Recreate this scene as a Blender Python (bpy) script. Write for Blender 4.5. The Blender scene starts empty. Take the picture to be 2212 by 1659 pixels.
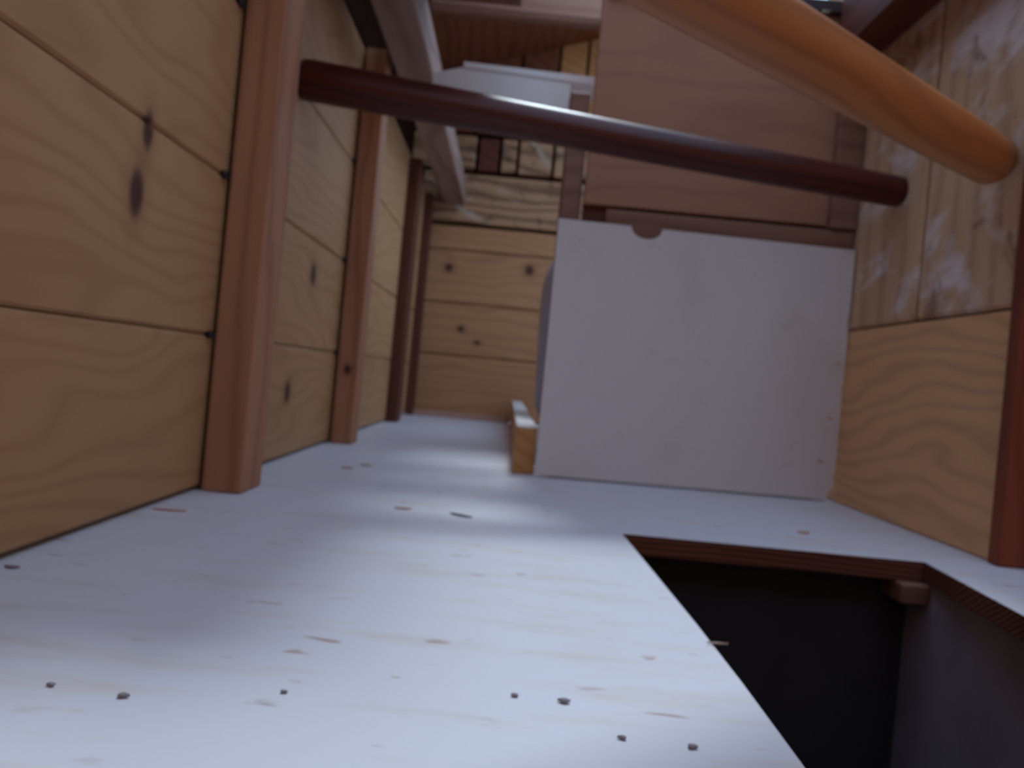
import bpy, bmesh, math, random
from mathutils import Vector, Matrix
random.seed(7)
S = bpy.context.scene
COL = S.collection
PI = math.pi

# The place: a small timber hen house. X right, Y into the house, Z up, metres.
# H is the camera height above the white floor; many sizes are multiples of it.
H = 0.18
def hx(a): return a * H            # sideways, in camera heights
def hz(a): return (a + 1.0) * H    # height, in camera heights relative to the lens

# ------------------------------------------------------------------ camera
cd = bpy.data.cameras.new('camera')
cam = bpy.data.objects.new('camera', cd); COL.objects.link(cam)
cam.location = (0, 0, H)
cam.matrix_world = Matrix.Translation((0, 0, H)) @ Matrix.Rotation(PI/2, 4, 'X') @ Matrix.Rotation(math.radians(5.4), 4, 'Z')
cd.sensor_width = 36.0
cd.lens = 1700.0 / 2212.0 * 36.0
cd.shift_x = 10.0 / 2212.0
cd.shift_y = -16.5 / 2212.0
cd.clip_start = 0.01; cd.clip_end = 200
cd.dof.use_dof = True              # the compact camera was focused too near: all is soft
cd.dof.focus_distance = 0.22
cd.dof.aperture_fstop = 18.0
S.camera = cam

# ------------------------------------------------------------------ sky, exposure
W = bpy.data.worlds.new('overcast_sky'); S.world = W; W.use_nodes = True
bg = W.node_tree.nodes['Background']
bg.inputs[0].default_value = (0.52, 0.70, 1.0, 1)
bg.inputs[1].default_value = 1.18
S.view_settings.view_transform = 'Standard'
S.view_settings.look = 'None'
S.view_settings.gamma = 1.0
S.view_settings.use_curve_mapping = False
S.view_settings.exposure = 0.75
S.cycles.use_denoising = True
S.cycles.max_bounces = 10
S.cycles.diffuse_bounces = 6
S.cycles.sample_clamp_indirect = 4.0

def portal(loc, rot, sx, sy):
    """Sampling portal in an opening: gives no light, only guides sky sampling."""
    l = bpy.data.lights.new('sky_portal', 'AREA'); l.shape = 'RECTANGLE'
    l.size = sx; l.size_y = sy; l.cycles.is_portal = True
    o = bpy.data.objects.new('sky_portal', l); COL.objects.link(o)
    o.location = loc; o.rotation_euler = rot

# hazy sun, high behind the nest box, through the open roof lid
sd = bpy.data.lights.new('hazy_sun', 'SUN'); sd.energy = 1.05; sd.angle = math.radians(9); sd.color = (0.80, 0.92, 1.0)
sun = bpy.data.objects.new('hazy_sun', sd); COL.objects.link(sun)
sun.rotation_euler = Vector((-.075, -.60, -.94)).to_track_quat('-Z', 'Y').to_euler()
sun.location = (0.3, 2, 4)

# openings: the lifted roof lid (whole width in front, right half further in) and the vent in the far gable
LID_Y, LID_Y2, LID_X = 1.35, 2.70, 0.0
portal((0.32, (LID_Y-.3)/2, 1.50), (0, 0, 0), 1.5, LID_Y+.3)
portal((0.32, (LID_Y+LID_Y2)/2, 1.50), (0, 0, 0), 0.7, LID_Y2-LID_Y)
VENT = (hx(1.42), hx(3.35), hz(4.5), hz(7.0))
FAR = 3.06
SIDE_OPENING = (1.792, 2.818, hz(.9), hz(7.0))      # unseen side opening, added to let sky light into the back
portal((hx(3.57)+.04, (SIDE_OPENING[0]+SIDE_OPENING[1])/2, (SIDE_OPENING[2]+SIDE_OPENING[3])/2), (0, PI/2, 0), SIDE_OPENING[3]-SIDE_OPENING[2], SIDE_OPENING[1]-SIDE_OPENING[0])
portal(((VENT[0]+VENT[1])/2, FAR+0.03, (VENT[2]+VENT[3])/2), (-PI/2, 0, 0), VENT[1]-VENT[0], VENT[3]-VENT[2])

# ------------------------------------------------------------------ materials
def lin(c):
    f = lambda v: v/12.92 if v <= 0.04045 else ((v+0.055)/1.055)**2.4
    return (f(c[0]/255), f(c[1]/255), f(c[2]/255), 1)

class NT:
    def __init__(s, name):
        s.m = bpy.data.materials.new(name); s.m.use_nodes = True
        s.t = s.m.node_tree; s.b = s.t.nodes['Principled BSDF']
        s.b.inputs['Specular IOR Level'].default_value = 0.3
    def n(s, typ, **kw):
        x = s.t.nodes.new(typ)
        for k, v in kw.items(): setattr(x, k, v)
        return x
    def l(s, a, b): s.t.links.new(a, b)
    def val(s, sock, v):
        if hasattr(v, 'is_output'): s.l(v, sock)
        else: sock.default_value = v
    def math(s, op, a, b=0.0, clamp=False):
        x = s.n('ShaderNodeMath', operation=op, use_clamp=clamp)
        s.val(x.inputs[0], a); s.val(x.inputs[1], b); return x.outputs[0]
    def mix(s, f, a, b):
        x = s.n('ShaderNodeMix', data_type='RGBA')
        s.val(x.inputs[0], f); s.val(x.inputs[6], a); s.val(x.inputs[7], b); return x.outputs[2]
    def noise(s, vec, scale, detail=3, rough=0.5, dist=0.0):
        x = s.n('ShaderNodeTexNoise'); s.l(vec, x.inputs['Vector'])
        x.inputs['Scale'].default_value = scale; x.inputs['Detail'].default_value = detail
        x.inputs['Roughness'].default_value = rough; x.inputs['Distortion'].default_value = dist
        return x.outputs['Fac']
    def comb(s, x_, y_, z_):
        c = s.n('ShaderNodeCombineXYZ')
        for i, v in enumerate((x_, y_, z_)): s.val(c.inputs[i], v)
        return c.outputs[0]
    def smooth(s, v, lo, hi):
        x = s.n('ShaderNodeMapRange', interpolation_type='SMOOTHSTEP')
        s.val(x.inputs[0], v); x.inputs[1].default_value = lo; x.inputs[2].default_value = hi
        return x.outputs[0]

def wood(name, base, dark, along='Y', across='Z', rings=55, wig=1.3, contrast=0.5, knots=(), knot_col=(84, 50, 38),
         rough=0.6, spec=0.25, patch=None, bump=0.15, axis=None):
    """Plain-sawn wood: grain along one axis, wavering rings across another, knots at given places."""
    s = NT(name)
    g = s.n('ShaderNodeNewGeometry').outputs['Position']
    sp = s.n('ShaderNodeSeparateXYZ'); s.l(g, sp.inputs[0])
    ax = dict(X=sp.outputs[0], Y=sp.outputs[1], Z=sp.outputs[2])
    oi = s.n('ShaderNodeObjectInfo').outputs['Random']
    off = s.math('MULTIPLY', oi, 17.0)
    third = [a for a in 'XYZ' if a not in (along, across)][0]
    L, C, T = ax[along], ax[across], ax[third]
    if axis:     # grain along any direction
        d = Vector(axis).normalized(); u = d.cross(Vector((0, 0, 1))).normalized(); w = u.cross(d)
        def dot(v):
            x = s.n('ShaderNodeVectorMath', operation='DOT_PRODUCT'); s.l(g, x.inputs[0]); x.inputs[1].default_value = v
            return x.outputs['Value']
        L, C, T = dot(d), dot(u), dot(w)
    low = s.comb(s.math('ADD', s.math('MULTIPLY', L, 2.2), off), s.math('MULTIPLY', C, 7.0), s.math('MULTIPLY', T, 7.0))
    warp = s.noise(low, 1.0, 2, 0.45)
    ph = s.math('ADD', s.math('MULTIPLY', C, rings), s.math('MULTIPLY', T, rings*0.6))
    ph = s.math('ADD', ph, s.math('MULTIPLY', warp, rings*0.12*wig))
    ph = s.math('ADD', ph, off)
    ring = s.math('MULTIPLY', s.math('ADD', s.math('SINE', s.math('MULTIPLY', ph, 2.2)), 1.0), 0.5)
    ring = s.math('POWER', ring, 2.5)
    fine = s.noise(s.comb(s.math('ADD', s.math('MULTIPLY', L, 9.0), off), s.math('MULTIPLY', C, 160.0), s.math('MULTIPLY', T, 160.0)), 1.0, 3, 0.6)
    blot = s.noise(s.comb(s.math('ADD', s.math('MULTIPLY', L, 3.0), off), s.math('MULTIPLY', C, 9.0), s.math('MULTIPLY', T, 9.0)), 1.0, 2)
    f = s.math('ADD', s.math('MULTIPLY', ring, contrast), s.math('MULTIPLY', s.math('SUBTRACT', fine, 0.35), 0.55*contrast), clamp=True)
    f = s.math('ADD', f, s.math('MULTIPLY', s.math('SUBTRACT', blot, 0.5), 0.9*contrast), clamp=True)
    col = s.mix(f, lin(base), lin(dark))
    for (kl, kc, rl, rc) in knots:
        dl = s.math('DIVIDE', s.math('SUBTRACT', L, kl), rl)
        dc = s.math('DIVIDE', s.math('SUBTRACT', C, kc), rc)
        d = s.math('SQRT', s.math('ADD', s.math('MULTIPLY', dl, dl), s.math('MULTIPLY', dc, dc)))
        k = s.smooth(d, 1.25, 0.45)
        halo = s.math('MULTIPLY', s.smooth(d, 2.6, 0.8), 0.4)
        col = s.mix(halo, col, lin(dark))
        col = s.mix(k, col, lin(knot_col))
    if patch:    # chipped pale patches (rough sheathing)
        pc, lo, hi, sc, stretch = patch
        pv = s.comb(s.math('ADD', s.math('MULTIPLY', L, sc*stretch), off), s.math('MULTIPLY', s.math('ADD', C, s.math('MULTIPLY', L, 0.55)), sc), s.math('MULTIPLY', T, sc))
        pn = s.noise(pv, 1.0, 4, 0.6, 0.6)
        col = s.mix(s.smooth(pn, lo, hi), col, lin(pc))
        pd = s.noise(s.comb(s.math('MULTIPLY', L, sc*1.4), s.math('ADD', s.math('MULTIPLY', C, sc*1.4), 9.1), T), 1.0, 4, 0.65, 0.8)
        col = s.mix(s.math('MULTIPLY', s.smooth(pd, 0.56, 0.7), 0.75), col, lin(dark))
    s.l(col, s.b.inputs['Base Color'])
    s.b.inputs['Roughness'].default_value = rough
    s.b.inputs['Specular IOR Level'].default_value = spec
    if bump:
        bp = s.n('ShaderNodeBump'); bp.inputs['Strength'].default_value = bump; bp.inputs['Distance'].default_value = 0.002
        s.l(f, bp.inputs['Height']); s.l(bp.outputs[0], s.b.inputs['Normal'])
    return s.m

def white_paint(name, base, tan, rough=0.45, streak='X', amount=0.5, fleck=0.5):
    """Thin white paint with tan stains and flecks dragged along one axis."""
    s = NT(name)
    g = s.n('ShaderNodeNewGeometry').outputs['Position']
    sp = s.n('ShaderNodeSeparateXYZ'); s.l(g, sp.inputs[0])
    x, y, z = sp.outputs
    if streak == 'X': v1 = s.comb(s.math('MULTIPLY', x, 6.0), s.math('MULTIPLY', y, 30.0), s.math('MULTIPLY', z, 8.0))
    else: v1 = s.comb(s.math('MULTIPLY', x, 8.0), s.math('MULTIPLY', y, 8.0), s.math('MULTIPLY', z, 5.0))
    st = s.noise(v1, 1.0, 4, 0.6)
    big = s.noise(g, 2.3, 2)
    f = s.math('MULTIPLY', s.smooth(s.math('ADD', s.math('MULTIPLY', st, 0.7), s.math('MULTIPLY', big, 0.3)), 0.50, 0.66), amount)
    col = s.mix(f, lin(base), lin(tan))
    v2 = s.comb(s.math('MULTIPLY', x, 22.0), s.math('MULTIPLY', y, 60.0), s.math('MULTIPLY', z, 22.0))
    fl = s.noise(v2, 1.0, 2, 0.5, 0.4)
    col = s.mix(s.math('MULTIPLY', s.smooth(fl, 0.66, 0.76), fleck), col, lin((150, 112, 84)))
    s.l(col, s.b.inputs['Base Color'])
    s.b.inputs['Roughness'].default_value = rough
    s.b.inputs['Specular IOR Level'].default_value = 0.4
    return s.m

def plain(name, c, rough=0.5, spec=0.3, metal=0.0, var=0.15, scale=14.0):
    s = NT(name)
    g = s.n('ShaderNodeNewGeometry').outputs['Position']
    n = s.noise(g, scale, 4)
    col = s.mix(n, lin([min(255, k*(1+var)) for k in c]), lin([k*(1-var) for k in c]))
    s.l(col, s.b.inputs['Base Color'])
    s.b.inputs['Roughness'].default_value = rough; s.b.inputs['Specular IOR Level'].default_value = spec
    s.b.inputs['Metallic'].default_value = metal
    return s.m

PINE = (182, 140, 98); PINE_D = (148, 104, 68)
KN_LEFT = [(0.766, hz(0.80), 0.016, 0.028), (0.778, hz(1.16), 0.012, 0.022),
           (1.46, hz(0.86), 0.024, 0.024), (1.36, hz(-0.35), 0.02, 0.022), (0.66, hz(1.95), 0.03, 0.02)]
M = {}
M['pine_left'] = wood('pine_left', PINE, PINE_D, 'Y', 'Z', 70, 2.6, 0.32, KN_LEFT)
M['pine_back'] = wood('pine_back', (182, 134, 94), (134, 90, 60), 'X', 'Z', 70, 1.5, 0.32,
                      [(hx(-1.48), hz(2.22), 0.018, 0.018), (hx(0.26), hz(2.32), 0.02, 0.022),
                       (hx(-1.1), hz(0.93), 0.014, 0.014), (hx(-0.72), hz(0.66), 0.014, 0.010)])
M['rough_back'] = wood('rough_back', (180, 138, 102), (86, 56, 40), 'X', 'Z', 60, 1.6, 0.7, patch=((184, 170, 150), 0.55, 0.7, 14, 0.35))
M['pine_right'] = wood('pine_right', (224, 174, 126), (176, 128, 88), 'Y', 'Z', 80, 1.8, 0.38)
M['rough_right'] = wood('rough_right', (206, 164, 128), (128, 94, 74), 'Z', 'Y', 50, 1.0, 0.3,
                        [(1.09, hz(0.0), 0.001, 0.001)], patch=((226, 206, 200), 0.50, 0.70, 7.5, 1.6), bump=0.4)
M['stud_plain'] = wood('stud_plain', (176, 124, 92), (136, 88, 62), 'Z', 'X', 75, 1.0, 0.5)
M['stud'] = wood('stud', (176, 124, 92), (136, 88, 62), 'Z', 'X', 75, 1.0, 0.5,
                 [(hz(-0.1), hx(-1.93), 0.012, 0.009)])
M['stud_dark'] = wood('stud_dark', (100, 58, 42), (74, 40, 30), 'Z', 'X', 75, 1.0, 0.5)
M['stud_red'] = wood('stud_red', (134, 66, 42), (104, 48, 30), 'Z', 'X', 75, 1.0, 0.5)
M['beam_grey'] = wood('beam_grey', (156, 128, 114), (116, 90, 80), 'Y', 'Z', 60, 1.0, 0.6)
M['beam_dark'] = wood('beam_dark', (108, 58, 44), (70, 36, 28), 'Y', 'Z', 60, 1.0, 0.5)
M['ply'] = wood('ply', (164, 114, 88), (138, 90, 68), 'X', 'Z', 34, 3.2, 0.32, bump=0.05)
M['batten'] = wood('batten', (140, 98, 80), (108, 70, 56), 'X', 'Z', 60, 1.0, 0.5)
M['roof'] = wood('roof', (126, 72, 46), (90, 48, 32), 'Y', 'X', 50, 1.5, 0.5)
M['tie'] = wood('tie', (184, 142, 122), (150, 106, 90), 'X', 'Z', 60, 1.0, 0.5)
M['rod_dark'] = wood('rod_dark', (84, 34, 26), (52, 22, 18), 'X', 'Z', 120, 0.6, 0.6, rough=0.36, spec=0.3, bump=0.03, axis=(1.019, .075, -.07))
M['rod_orange'] = wood('rod_orange', (180, 112, 60), (146, 84, 44), 'X', 'Z', 110, 0.6, 0.5, rough=0.36, spec=0.6, bump=0.03, axis=(.62, .49, .01))
M['floor'] = white_paint('floor', (220, 221, 230), (208, 196, 180), 0.42, 'X', 0.45, 0.6)
M['white'] = white_paint('white', (222, 214, 212), (206, 192, 178), 0.5, 'Z', 0.4, 0.12)
M['white_clean'] = plain('white_clean', (222, 218, 216), 0.45, var=0.03)
M['edge_ply'] = wood('edge_ply', (128, 78, 62), (66, 38, 32), 'X', 'Z', 420, 0.3, 0.9)
M['tan'] = wood('tan', (196, 140, 88), (160, 106, 62), 'Y', 'Z', 90, 1.0, 0.5)
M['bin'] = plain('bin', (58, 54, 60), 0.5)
M['bin_lit'] = plain('bin_lit', (165, 160, 178), 0.55)  # lighter copy of the bin colour for the side that catches light
M['bluegrey'] = plain('bluegrey', (176, 176, 200), 0.45, var=0.06)
M['darkmetal'] = plain('darkmetal', (52, 40, 40), 0.5, metal=0.0)
M['brass'] = plain('brass', (200, 190, 160), 0.3, metal=1.0)
M['crumb'] = plain('crumb', (146, 138, 144), 0.9)
M['sliver'] = plain('sliver', (84, 86, 88), 0.8)
M['straw'] = plain('straw', (196, 140, 92), 0.8)
M['chip'] = wood('chip', (226, 214, 200), (196, 180, 160), 'X', 'Y', 90, 1, .4)
M['soil'] = plain('soil', (110, 100, 84), 0.95, var=0.3)
M['gap_shade'] = plain('gap_shade', (40, 24, 18), 1.0, spec=0.0)  # near-black colour stands in for shade between boards and under the eave

# ------------------------------------------------------------------ object helpers
def link(name, bm, mats, parent=None, smooth=False):
    me = bpy.data.meshes.new(name)
    bmesh.ops.recalc_face_normals(bm, faces=bm.faces)
    bm.to_mesh(me); bm.free()
    for m in (mats if isinstance(mats, (list, tuple)) else [mats]): me.materials.append(m)
    if smooth:
        for p in me.polygons: p.use_smooth = True
    o = bpy.data.objects.new(name, me); COL.objects.link(o)
    c = sum((Vector(b) for b in o.bound_box), Vector())/8
    zmin = min(b[2] for b in o.bound_box)
    piv = Vector((c.x, c.y, zmin))
    me.transform(Matrix.Translation(-piv))
    if parent:
        o.parent = parent; o.location = piv - parent.location
    else: o.location = piv
    return o

def box(x0, x1, y0, y1, z0, z1, bev=0.002, seg=1):
    bm = bmesh.new()
    bmesh.ops.create_cube(bm, size=1.0)
    for v in bm.verts:
        v.co = Vector(((x0+x1)/2 + v.co.x*(x1-x0), (y0+y1)/2 + v.co.y*(y1-y0), (z0+z1)/2 + v.co.z*(z1-z0)))
    if bev: bmesh.ops.bevel(bm, geom=bm.edges[:], offset=bev, segments=seg, affect='EDGES', profile=0.5)
    return bm

def empty(name, loc, kind=None):
    e = bpy.data.objects.new(name, None); COL.objects.link(e); e.location = loc; e.empty_display_size = 0.05
    if kind: e['kind'] = kind
    return e

def tag(o, label, cat, group=None):
    o['label'] = label; o['category'] = cat
    if group: o['group'] = group
    return o

def prism(pts, y0, y1, skew=None):
    """Outline in X,Z pushed back from y0 to y1; skew(x) adds depth along X."""
    bm = bmesh.new(); sk = skew or (lambda x: 0)
    a = [bm.verts.new((x, y0+sk(x), z)) for x, z in pts]
    b = [bm.verts.new((x, y1+sk(x), z)) for x, z in pts]
    bm.faces.new(a); bm.faces.new(b[::-1])
    n = len(pts)
    for i in range(n): bm.faces.new((a[i], b[i], b[(i+1) % n], a[(i+1) % n]))
    return bm

def rod(p0, p1, r0, r1, segs=28, wob=0.0):
    p0, p1 = Vector(p0), Vector(p1); d = (p1-p0).normalized()
    u = d.cross(Vector((0, 0, 1))).normalized(); w = u.cross(d)
    bm = bmesh.new(); L = (p1-p0).length
    st = [(0, .90), (0.004, .97), (0.012, 1.0)] + [(L*k/14, 1.0) for k in range(1, 14)] + [(L-0.012, 1.0), (L-0.004, .97), (L, .90)]
    rows = []
    for t, k in st:
        r = (r0 + (r1-r0)*t/L)*k*(1+wob*math.sin(t*9.0+1.3))
        c = p0 + d*t
        rows.append([bm.verts.new(c + u*r*math.cos(2*PI*i/segs) + w*r*math.sin(2*PI*i/segs)) for i in range(segs)])
    for a, b in zip(rows, rows[1:]):
        for i in range(segs): bm.faces.new((a[i], a[(i+1) % segs], b[(i+1) % segs], b[i]))
    bm.faces.new(rows[0][::-1]); bm.faces.new(rows[-1])
    return bm

def lathe(prof, cx, cy, segs=40):
    bm = bmesh.new(); rows = []
    for r, z in prof:
        rows.append([bm.verts.new((cx+r*math.cos(2*PI*i/segs), cy+r*math.sin(2*PI*i/segs), z)) for i in range(segs)])
    for a, b in zip(rows, rows[1:]):
        for i in range(segs): bm.faces.new((a[i], a[(i+1) % segs], b[(i+1) % segs], b[i]))
    bm.faces.new(rows[0][::-1]); bm.faces.new(rows[-1])
    return bm

# ------------------------------------------------------------------ the setting
XL, XR = hx(-2.09), hx(3.57)       # inner faces of the side walls
Y_RE = 1.01                         # the right wall starts here; nearer is a widening
XO = 1.05                           # outer wall of the widening
HX0, HX1, HY1 = hx(0.885), hx(2.97), 0.971   # hatch opening

def build_floor():
    bm = bmesh.new()
    outer = [(XL-.02, -.32), (XO, -.32), (XO, Y_RE+.02), (XR+.02, Y_RE+.02), (XR+.02, FAR+.02), (XL-.02, FAR+.02)]
    hole = [(HX0, HY1), (hx(.905), .80), (hx(.925), .62), (hx(.928), .5), (hx(.92), .38), (hx(.91), .05),
            (hx(2.70), .05), (hx(2.80), .60), (hx(2.83), .75), (HX1, HY1)]
    e = []
    for loop in (outer, hole):
        vs = [bm.verts.new((x, y, 0)) for x, y in loop]
        e += [bm.edges.new((vs[i], vs[(i+1) % len(vs)])) for i in range(len(vs))]
    r = bmesh.ops.triangle_fill(bm, use_beauty=True, use_dissolve=False, edges=e, normal=(0, 0, 1))
    faces = [f for f in bm.faces]
    ex = bmesh.ops.extrude_face_region(bm, geom=faces)
    for g in ex['geom']:
        if isinstance(g, bmesh.types.BMVert): g.co.z -= 0.024
    bmesh.ops.recalc_face_normals(bm, faces=bm.faces)
    for f in bm.faces: f.material_index = 1 if abs(f.normal.z) < .5 else 0
    o = link('floor', bm, [M['floor'], M['edge_ply']]); o['kind'] = 'structure'
build_floor()

# left wall: wide planks, V-jointed
wl = empty('wall_left', (XL, 1.4, 0), 'structure')
for z0, z1 in ((.0045, hz(.093)), (hz(.093), hz(1.205)), (hz(1.205), hz(2.40)), (hz(2.40), hz(3.8))):
    link('plank', box(XL-.022, XL, -.3, FAR, z0+.0006, z1-.0006, .0035), M['pine_left'], wl)
link('backing', box(XL-.034, XL-.0225, -.3, FAR, .001, hz(3.8)-.021, 0), M['gap_shade'], wl)  # added sheets behind the walls keep light out of the seams
# above it the set-back eave board, near-black to stand in for deep shade
for z0, z1 in ((hz(3.8), hz(5.2)), (hz(5.2), hz(6.3))):
    link('eave_board', box(XL-.09, XL-.07, -.3, FAR, z0, z1, .002), M['gap_shade'], wl)
link('eave_soffit', box(XL-.09, XL-.0225, -.3, FAR, hz(3.8)-.02, hz(3.8)-.001, .001), M['gap_shade'], wl)
for y in (.980, 1.700):
    for z in (.093, 1.205, 2.40):
        link('groove_end', rod((XL-.004, y, hz(z)), (XL+.003, y, hz(z)), .0055, .005, 10), M['darkmetal'], wl, True)  # dark plugs added for the shaded groove ends beside the posts

# right wall: one wide board at the bottom, upright rough boards above
wr = empty('wall_right', (XR, 2.0, 0), 'structure')
link('plank', box(XR, XR+.022, Y_RE, FAR, .0006, hz(.835)-.0025, .003), M['pine_right'], wr)
for y0, y1, z0, z1 in ((Y_RE, SIDE_OPENING[0], .001, hz(7.9)), (SIDE_OPENING[1], FAR, .001, hz(7.9)), (SIDE_OPENING[0], SIDE_OPENING[1], .001, SIDE_OPENING[2]), (SIDE_OPENING[0], SIDE_OPENING[1], SIDE_OPENING[3], hz(7.9))):
    link('backing', box(XR+.0225, XR+.034, y0, y1, z0, z1, 0), M['gap_shade'], wr)
yb = [Y_RE, 1.262, 1.53, 1.79, 2.05, 2.31, 2.57, 2.82, FAR]
for a, b in zip(yb, yb[1:]):
    for z0, z1 in (((hz(.835)+.001, SIDE_OPENING[2]), (SIDE_OPENING[3], hz(7.9))) if SIDE_OPENING[0]-.01 < a < SIDE_OPENING[1]-.01 else ((hz(.835)+.001, hz(7.9)),)):
        link('board', box(XR-.002, XR+.02, a+.006, b-.006, z0, z1, .005), M['rough_right'], wr)

# far wall: planks between the floor and the gable, vent left open on the right
wb = empty('wall_back', (0, FAR, 0), 'structure')
for z0, z1, m in ((0, .346, 'pine_back'), (.346, 1.47, 'pine_back'), (1.47, 2.62, 'pine_back'), (2.62, 3.15, 'pine_back'),
                  (3.21, 4.29, 'rough_back')):
    link('plank', box(XL-.02, XR+.02, FAR, FAR+.022, (hz(z0) if z0 else 0)+.0018, hz(z1)-.0018, .005), M[m], wb)
xs = [XL-.1, hx(-1.62), hx(-1.1), hx(-.60), hx(-.22), hx(.55), VENT[0]]
for i, (a, b) in enumerate(zip(xs, xs[1:])):
    link('board', box(a+.006, b-.006, FAR+(.01 if i == 2 else 0), FAR+.022+(.01 if i == 2 else 0), hz(4.38), hz(5.10), .004), M['beam_dark' if i == 2 else 'rough_back'], wb)
xs = [XL-.1, hx(-1.2), hx(-.3), hx(.5), hx(1.1), VENT[0]]
for i, (a, b) in enumerate(zip(xs, xs[1:])):
    link('gable_board', box(a+.005, b-.005, FAR, FAR+.022, hz(5.18), hz(7.02+.33*(b/H)), .003), M['roof' if i < 3 else 'tan'], wb)
link('gable_board', box(VENT[1], XR+.02, FAR, FAR+.022, hz(4.40), hz(8.1), .003), M['rough_back'], wb)
link('gable_board', box(VENT[0]-.01, VENT[1]+.01, FAR, FAR+.022, VENT[3], hz(8.1), .003), M['rough_back'], wb)
link('backing', box(XL-.1, VENT[0], FAR+.045, FAR+.055, hz(4.2), hz(7.4), 0), M['gap_shade'], wb)
link('backing', box(XL-.1, XR+.03, FAR+.0225, FAR+.035, .001, hz(4.39), 0), M['gap_shade'], wb)

bb = link('baseboard_back', box(XL+.001, hx(.12), FAR-.03, FAR-.001, .0005, .022, .002), M['tie']); bb['kind'] = 'structure'

# front wall behind the lens and the closed sides of the widening
wf = empty('wall_front', (0, -.31, 0), 'structure')
for z0, z1 in ((0, .3), (.3, .6), (.6, .9), (.9, 1.25)):
    link('plank', box(XL-.02, XO, -.32, -.30, z0+.001, z1-.001, .003), M['pine_back'], wf)
wo = empty('wall_outer', (XO, .3, 0), 'structure')
for z0, z1 in ((0, .3), (.3, .6), (.6, .9), (.9, 1.45)):
    link('plank', box(XO, XO+.02, -.3, Y_RE+.02, z0+.001, z1-.001, .003), M['pine_right'], wo)
link('plank', box(XR+.11, XO, Y_RE, Y_RE+.02, .001, 1.45, .003), M['pine_right'], wo)

# single-pitch roof rising to the right, starting behind the lifted lid
cl = empty('ceiling', (0, 1.6, hz(7)), 'structure')
rx = lambda x: hz(7.02 + .33*(x/H))
xa = [XL-.12, -.22, LID_X, .2, .4, XR+.04]
for a, b in zip(xa, xa[1:]):
    y0 = -.3 if a < -.25 else LID_Y if b <= LID_X + 1e-6 else LID_Y2
    link('roof_board', prism([(a, rx(a)), (b, rx(b)), (b, rx(b)+.02), (a, rx(a)+.02)], y0, FAR+.05), M['roof'], cl)
    if y0 == LID_Y:     # unseen boards added over the front left to shade the floor
        link('shade_lid', prism([(a, rx(a)), (b, rx(b)), (b, rx(b)+.02), (a, rx(a)+.02)], -.3, .85), M['roof'], cl)

link('shade_board', box(XL-.02, -.04, 1.0, 1.55, hz(4.035), hz(4.035)+.018, .002), M['roof'], cl)  # unseen board added overhead to shade the left floor
gr = link('ground', box(-6, 6, -6, 8, -.62, -.60, 0), M['soil']); gr['kind'] = 'structure'

# ------------------------------------------------------------------ framing
def post(name, x0, x1, y0, y1, z0, z1, mat, label):
    return tag(link(name, box(x0, x1, y0, y1, z0, z1, .003, 2), M[mat]), label, 'post')
post('wall_post', XL+.005, hx(-1.78), .99, 1.072, 0.0004, hz(3.8), 'stud_plain', 'nearest and widest reddish wooden post on the left plank wall')
post('wall_post', XL+.005, hx(-1.80), 1.71, 1.775, 0.0004, hz(3.8), 'stud', 'second wooden post along the left wall, dark knot near its foot')
post('wall_post', XL, hx(-1.88), 2.51, 2.60, 0.0004, hz(3.7), 'stud_dark', 'slim dark third post on the left wall, just before the far corner')
post('corner_shade', XL, hx(-1.93), 2.99, FAR-.001, 0.0004, hz(3.7), 'stud_dark', 'dark thin strip standing for the shade in the far left corner beside the back planks')  # dark upright added in place of the corner's shade
post('door_post', hx(3.52), hx(4.2), .985, Y_RE-.001, 0.0004, hz(8), 'stud_red', 'dark reddish post at the right edge, standing at the end of the right wall')

tag(link('roof_beam', box(hx(-1.72), hx(-1.255), .30, FAR-.001, hz(3.6), hz(4.03), .004), M['beam_grey']),
    'grey-brown overhead beam slanting down at upper left behind the dark rod', 'beam')
tag(link('wall_plate', box(hx(3.15), XR-.003, .3, 1.497, hz(3.70), hz(4.30), .003), M['beam_dark']),
    'dark brown beam along the top of the right wall above the orange rod', 'beam')

# ------------------------------------------------------------------ nest box front
def build_panel():
    x0, x1, zt = hx(.375), XR-.006, hz(1.67)
    sk = lambda x: (x-x0)*0.068
    pts = [(x0, .001), (x0+.03, .0035), (x1-.05, .0035), (x1-.014, .001), (x1-.012, .012), (x1-.002, .03), (x1-.004, .052), (x1, .06), (x1-.001, .20), (x1-.004, .215),
           (x1-.001, .228), (x1, .30), (x1-.003, .345), (x1, .36), (x1, zt)]
    cx, r = hx(1.30), hx(.165)
    pts += [(cx + r*math.cos(a), zt - .72*r*math.sin(a)) for a in [PI*k/14 for k in range(15)]]
    pts += [(x0, zt)]
    bm = prism(pts, 1.457, 1.469, sk)
    o = link('painted_board', bm, M['white'])
    tag(o, 'large white painted square panel with a half-round finger notch in its top edge', 'panel')
    bm = bmesh.new()
    for (x, z, w, h, t) in ((x1-.03, .075, .02, .004, .2), (x1-.02, .158, .016, .004, .3), (x1-.012, .262, .012, .003, .1)):
        m = Matrix.Translation((x, 1.4566+sk(x), z)) @ Matrix.Rotation(t, 4, 'Y') @ Matrix.Diagonal((w, .0012, h, 1))
        bmesh.ops.create_icosphere(bm, subdivisions=1, radius=.5, matrix=m)
    link('foot_light_block', prism([(x0+.004, .0004), (x1-.016, .0004), (x1-.016, .04), (x0+.004, .04)], 1.4695, 1.472, sk), M['gap_shade'], o)  # added dark strip, stops light showing under the panel
    sc = link('scuff_marks', bm, M['straw'], o); sc['kind'] = 'stuff'; sc['label'] = 'brown scuffs near the worn right edge'
build_panel()

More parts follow.
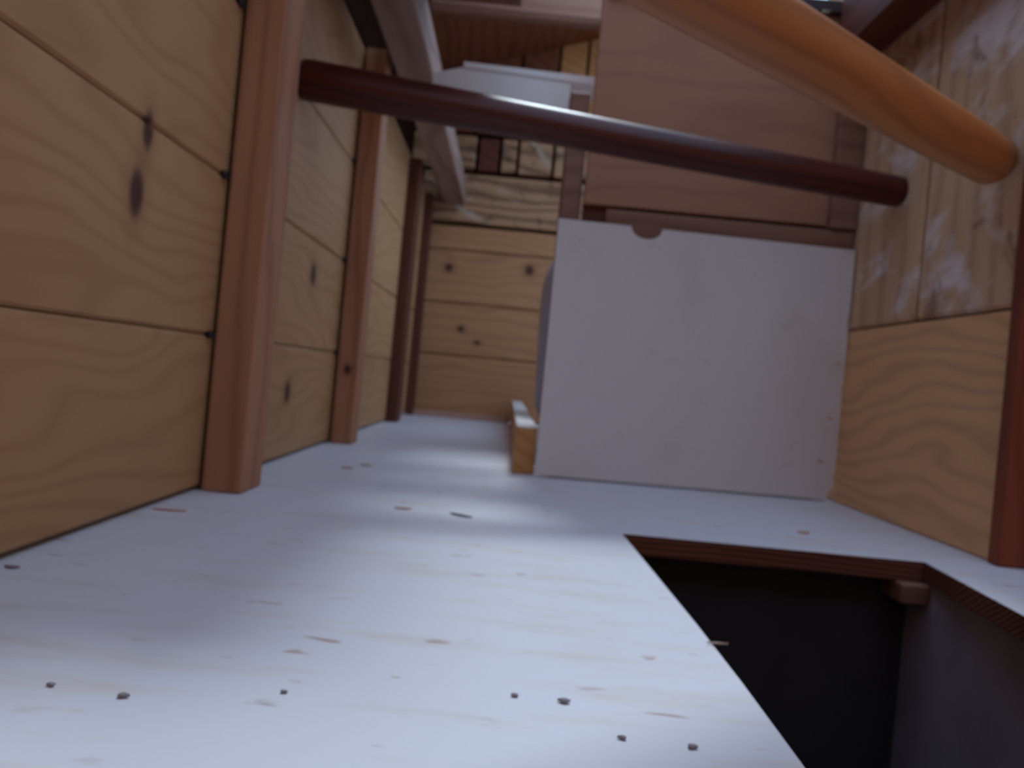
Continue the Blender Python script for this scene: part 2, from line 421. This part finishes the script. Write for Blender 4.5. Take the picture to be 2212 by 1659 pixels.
ply = tag(link('plywood_panel', box(hx(.645), hx(3.57)-.003, 1.53, 1.545, hz(1.94), hz(4.22), .0015), M['ply']),
    'pinkish brown plywood sheet standing above the white panel behind both rods', 'panel')
link('sky_block', box(hx(.645), hx(3.57)-.003, 1.5455, 1.557, hz(1.2), hz(2.3), .0015), M['beam_dark'], ply)  # dark strip added behind the sheet to block sky showing below it
tag(link('batten', box(hx(.885), XR-.004, 1.512, 1.5295, hz(1.45), hz(1.88), .002), M['batten']),
    'brown horizontal wooden strip between the plywood sheet and the white panel', 'batten')
tag(link('nest_post', box(hx(.40), hx(.62), 1.547, 1.60, .0004, hz(3.17), .003), M['batten']),
    'slim light brown upright at the left edge of the plywood sheet', 'post')
tag(link('side_strip', box(hx(3.27), XR-.004, 1.505, 1.5285, hz(1.90), hz(4.2), .002), M['batten']),
    'narrow darker upright strip where the plywood sheet meets the right wall', 'strip')  # narrow darker strip in front of the plywood's right end
rail = tag(link('top_rail', box(hx(.7), hx(3.40), 1.515, 1.529, hz(4.20), hz(4.34), .002), M['darkmetal']),
    'thin dark rail along the top of the plywood sheet at upper right', 'rail')
lt = link('latch', rod((hx(2.98), 1.511, hz(4.185)), (hx(3.06), 1.511, hz(4.19)), .004, .004, 12), M['brass'], rail, True)
lt['label'] = 'small shiny latch'

# low lip board running back from the panel
def build_lip():
    bm = box(hx(.145), hx(.365), 1.475, FAR-.031, .0005, hz(-.5), .002)
    bmesh.ops.recalc_face_normals(bm, faces=bm.faces)
    for f in bm.faces: f.material_index = 1 if f.normal.z > .7 else 0
    tag(link('lip_board', bm, [M['tan'], M['white_clean']]),
        'low tan board with white top running back from left foot of white panel', 'board')
build_lip()

# blue-grey canister with rounded shoulders behind the panel
R = .165; cx, cy = hx(.31)+R, 2.02
prof = [(R*.90, .094), (R*.95, .10), (R*.97, .20), (R, .34), (R, .40), (R*.985, .43), (R*.93, .465), (R*.84, .495), (R*.70, .515), (R*.40, .525), (.05, .528), (.05, .548)]
prof = [(R*.80, .0005), (R*.82, .02)] + [(R*.83, .09)] + prof
can = tag(link('canister', lathe(prof[:2]+[(R*.84, .08), (R*.95, .115)]+prof[5:], cx+.012, cy), M['bluegrey'], None, True),
    'blue-grey rounded canister peeking out behind the left edge of the white panel', 'canister')
link('lid', lathe([(.056, .5485), (.058, .552), (.058, .57), (.05, .575)], cx+.012, cy), M['bluegrey'], can)

# white board overhead
wbd = empty('white_shelf', (0, 1.70, hz(3.05)))
tag(wbd, 'white painted board overhead, partly hidden by the dark rod, end resting on an upright', 'shelf')
link('shelf_face', prism([(hx(-1.2), hz(3.0)), (hx(.42), hz(3.0)), (hx(.42), hz(3.50)), (hx(-.85), hz(3.56)), (hx(-1.2), hz(3.46))], 1.66, 1.675), M['white_clean'], wbd)
link('shelf_top', prism([(hx(-.85), hz(3.56)), (hx(.42), hz(3.505)), (hx(.72), hz(3.49)), (hx(.72), hz(3.58)), (hx(-.85), hz(3.62))], 1.657, 1.76), M['white_clean'], wbd)

# transverse board under the roof
tb = empty('tie_board', (0, 2.19, hz(5.5)))
tag(tb, 'pinkish crosswise board with a pale lower edge, high under the roof left of the plywood', 'board')
link('board_face', box(hx(-1.72), hx(1.0), 2.19, 2.21, hz(5.62), hz(6.42), .002), M['tie'], tb)
link('lower_edge', box(hx(-1.72), hx(1.0), 2.175, 2.21, hz(5.50), hz(5.618), .004), M['batten'], tb)

# ------------------------------------------------------------------ the two rods
tag(link('dark_rod', rod((XL+.001, 1.27, hz(2.48)), (XR-.003, 1.345, hz(2.09)), .0325, .0265, 32, .012), M['rod_dark'], None, True),
    'dark brown glossy round rod spanning across from the left wall to the right wall', 'rod')
p1 = Vector((hx(3.44), 1.052, hz(1.93))); d = Vector((hx(.78), .6725, hz(1.89))) - p1
tag(link('orange_rod', rod(p1 + d*1.97, p1, .0355, .033, 32, .006), M['rod_orange'], None, True),
    'orange-brown round rod slanting across the upper right corner', 'rod')

# ------------------------------------------------------------------ bin below the hatch
bn = empty('bin', (hx(1.9), .5, -.43))
tag(bn, 'dark grey bin below the rectangular hatch in the white floor', 'bin')
bx0, bx1, by0, by1, bz0, bz1 = hx(.70), hx(2.98), -.05, 1.02, -.43, -.026
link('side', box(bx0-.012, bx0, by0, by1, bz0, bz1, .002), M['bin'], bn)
link('side', box(bx1, bx1+.012, by0, by1, bz0, bz1, .002), M['bin_lit'], bn)['label'] = 'side coloured lighter grey as if lit through the hatch'
link('end', box(bx0, bx1, by1-.012, by1, bz0, bz1, .002), M['bin'], bn)
link('end', box(bx0, bx1, by0, by0+.012, bz0, bz1, .002), M['bin'], bn)
link('bottom', box(bx0, bx1, by0+.012, by1-.012, bz0, bz0+.012, .002), M['bin'], bn)
tag(link('cleat', box(hx(2.78), bx1-.001, .955, 1.006, -.050, -.0255, .002), M['batten']),
    'small brown wood block under the far right corner of the hatch', 'block')

# ------------------------------------------------------------------ litter on the floor
def sliver(name, x, y, L, w, ang, mat, label, cat, z=.0008, bend=.12, tilt=0):
    bm = bmesh.new(); n = 7; ca, sa = math.cos(ang), math.sin(ang); rows = []
    for i in range(n):
        t = i/(n-1) - .5; ww = w*(1-(2*t)**2)*.5 + w*.06
        px, py = t*L, bend*L*(t*t-.08)
        for dy, dz in ((-ww, 0), (ww, 0), (ww, .0012), (-ww, .0016)):
            X, Y = px, py+dy
            rows.append(bm.verts.new((x+X*ca-Y*sa, y+X*sa+Y*ca, z+dz+tilt*(t+.5))))
    for i in range(n-1):
        a, b = rows[4*i:4*i+4], rows[4*i+4:4*i+8]
        for k in range(4): bm.faces.new((a[k], a[(k+1) % 4], b[(k+1) % 4], b[k]))
    bm.faces.new(rows[:4][::-1]); bm.faces.new(rows[-4:])
    return tag(link(name, bm, M[mat]), label, cat)
def crumb(x, y, r, mat, label, cat='crumb', name='crumb'):
    bm = bmesh.new()
    bmesh.ops.create_icosphere(bm, subdivisions=2, radius=1.0)
    for v in bm.verts:
        k = 1 + .35*math.sin(v.co.x*3.1+x*90)*math.cos(v.co.y*4.3+y*70)
        v.co = Vector((x+v.co.x*r*1.5*k, y+v.co.y*r*k, .0003+r*.55+v.co.z*r*.55))
    return tag(link(name, bm, M[mat], None, True), label, cat)
sliver('dark_sliver', -.042, .987, .034, .005, -.55, 'sliver', 'thin dark curved sliver lying on the white floor in front of the lip board', 'sliver')
sliver('pale_splinter', .170, .571, .016, .0016, .1, 'chip', 'tiny pale splinter sticking out over the left edge of the hatch', 'splinter', .001, .02)
sliver('brown_straw', -.352, .854, .036, .003, .08, 'straw', 'short reddish brown straw at the foot of the left plank wall', 'straw', .0008, .03)
sliver('dark_chip', -.360, .596, .012, .004, .0, 'crumb', 'dark flat chip where the floor meets the left wall near the picture edge', 'chip')
sliver('brown_flake', -.116, .997, .022, .004, .15, 'straw', 'small tan flake on the white floor left of the dark curved sliver', 'flake')
crumb(.049, .443, .0022, 'crumb', 'larger of two close dark crumbs on the white floor left of the hatch')
crumb(.021, .445, .0016, 'crumb', 'smaller of two close dark crumbs on the white floor left of the hatch')
crumb(.076, .404, .0016, 'crumb', 'dark crumb at the bottom of the picture, left of the last one by the hatch')
crumb(.112, .401, .0019, 'crumb', 'dark crumb at the bottom edge nearest to the hatch corner')
crumb(-.178, .398, .0020, 'crumb', 'grey crumb alone on the near left part of the floor')
crumb(-.218, .403, .0016, 'crumb', 'small grey crumb near the left picture edge, right of another')
crumb(-.103, .421, .0014, 'crumb', 'faint tiny crumb on the near floor between left crumbs and the hatch')
sliver('tan_flake', -.254, 1.327, .020, .008, .2, 'straw', 'left one of two tan flakes on the floor near the second post', 'flake')
sliver('tan_flake', -.233, 1.385, .020, .008, -.1, 'straw', 'right one of two tan flakes on the floor near the second post', 'flake')
sliver('tan_flake', .434, 1.103, .018, .007, .05, 'straw', 'tan flake on the floor between the hatch and the white panel', 'flake')
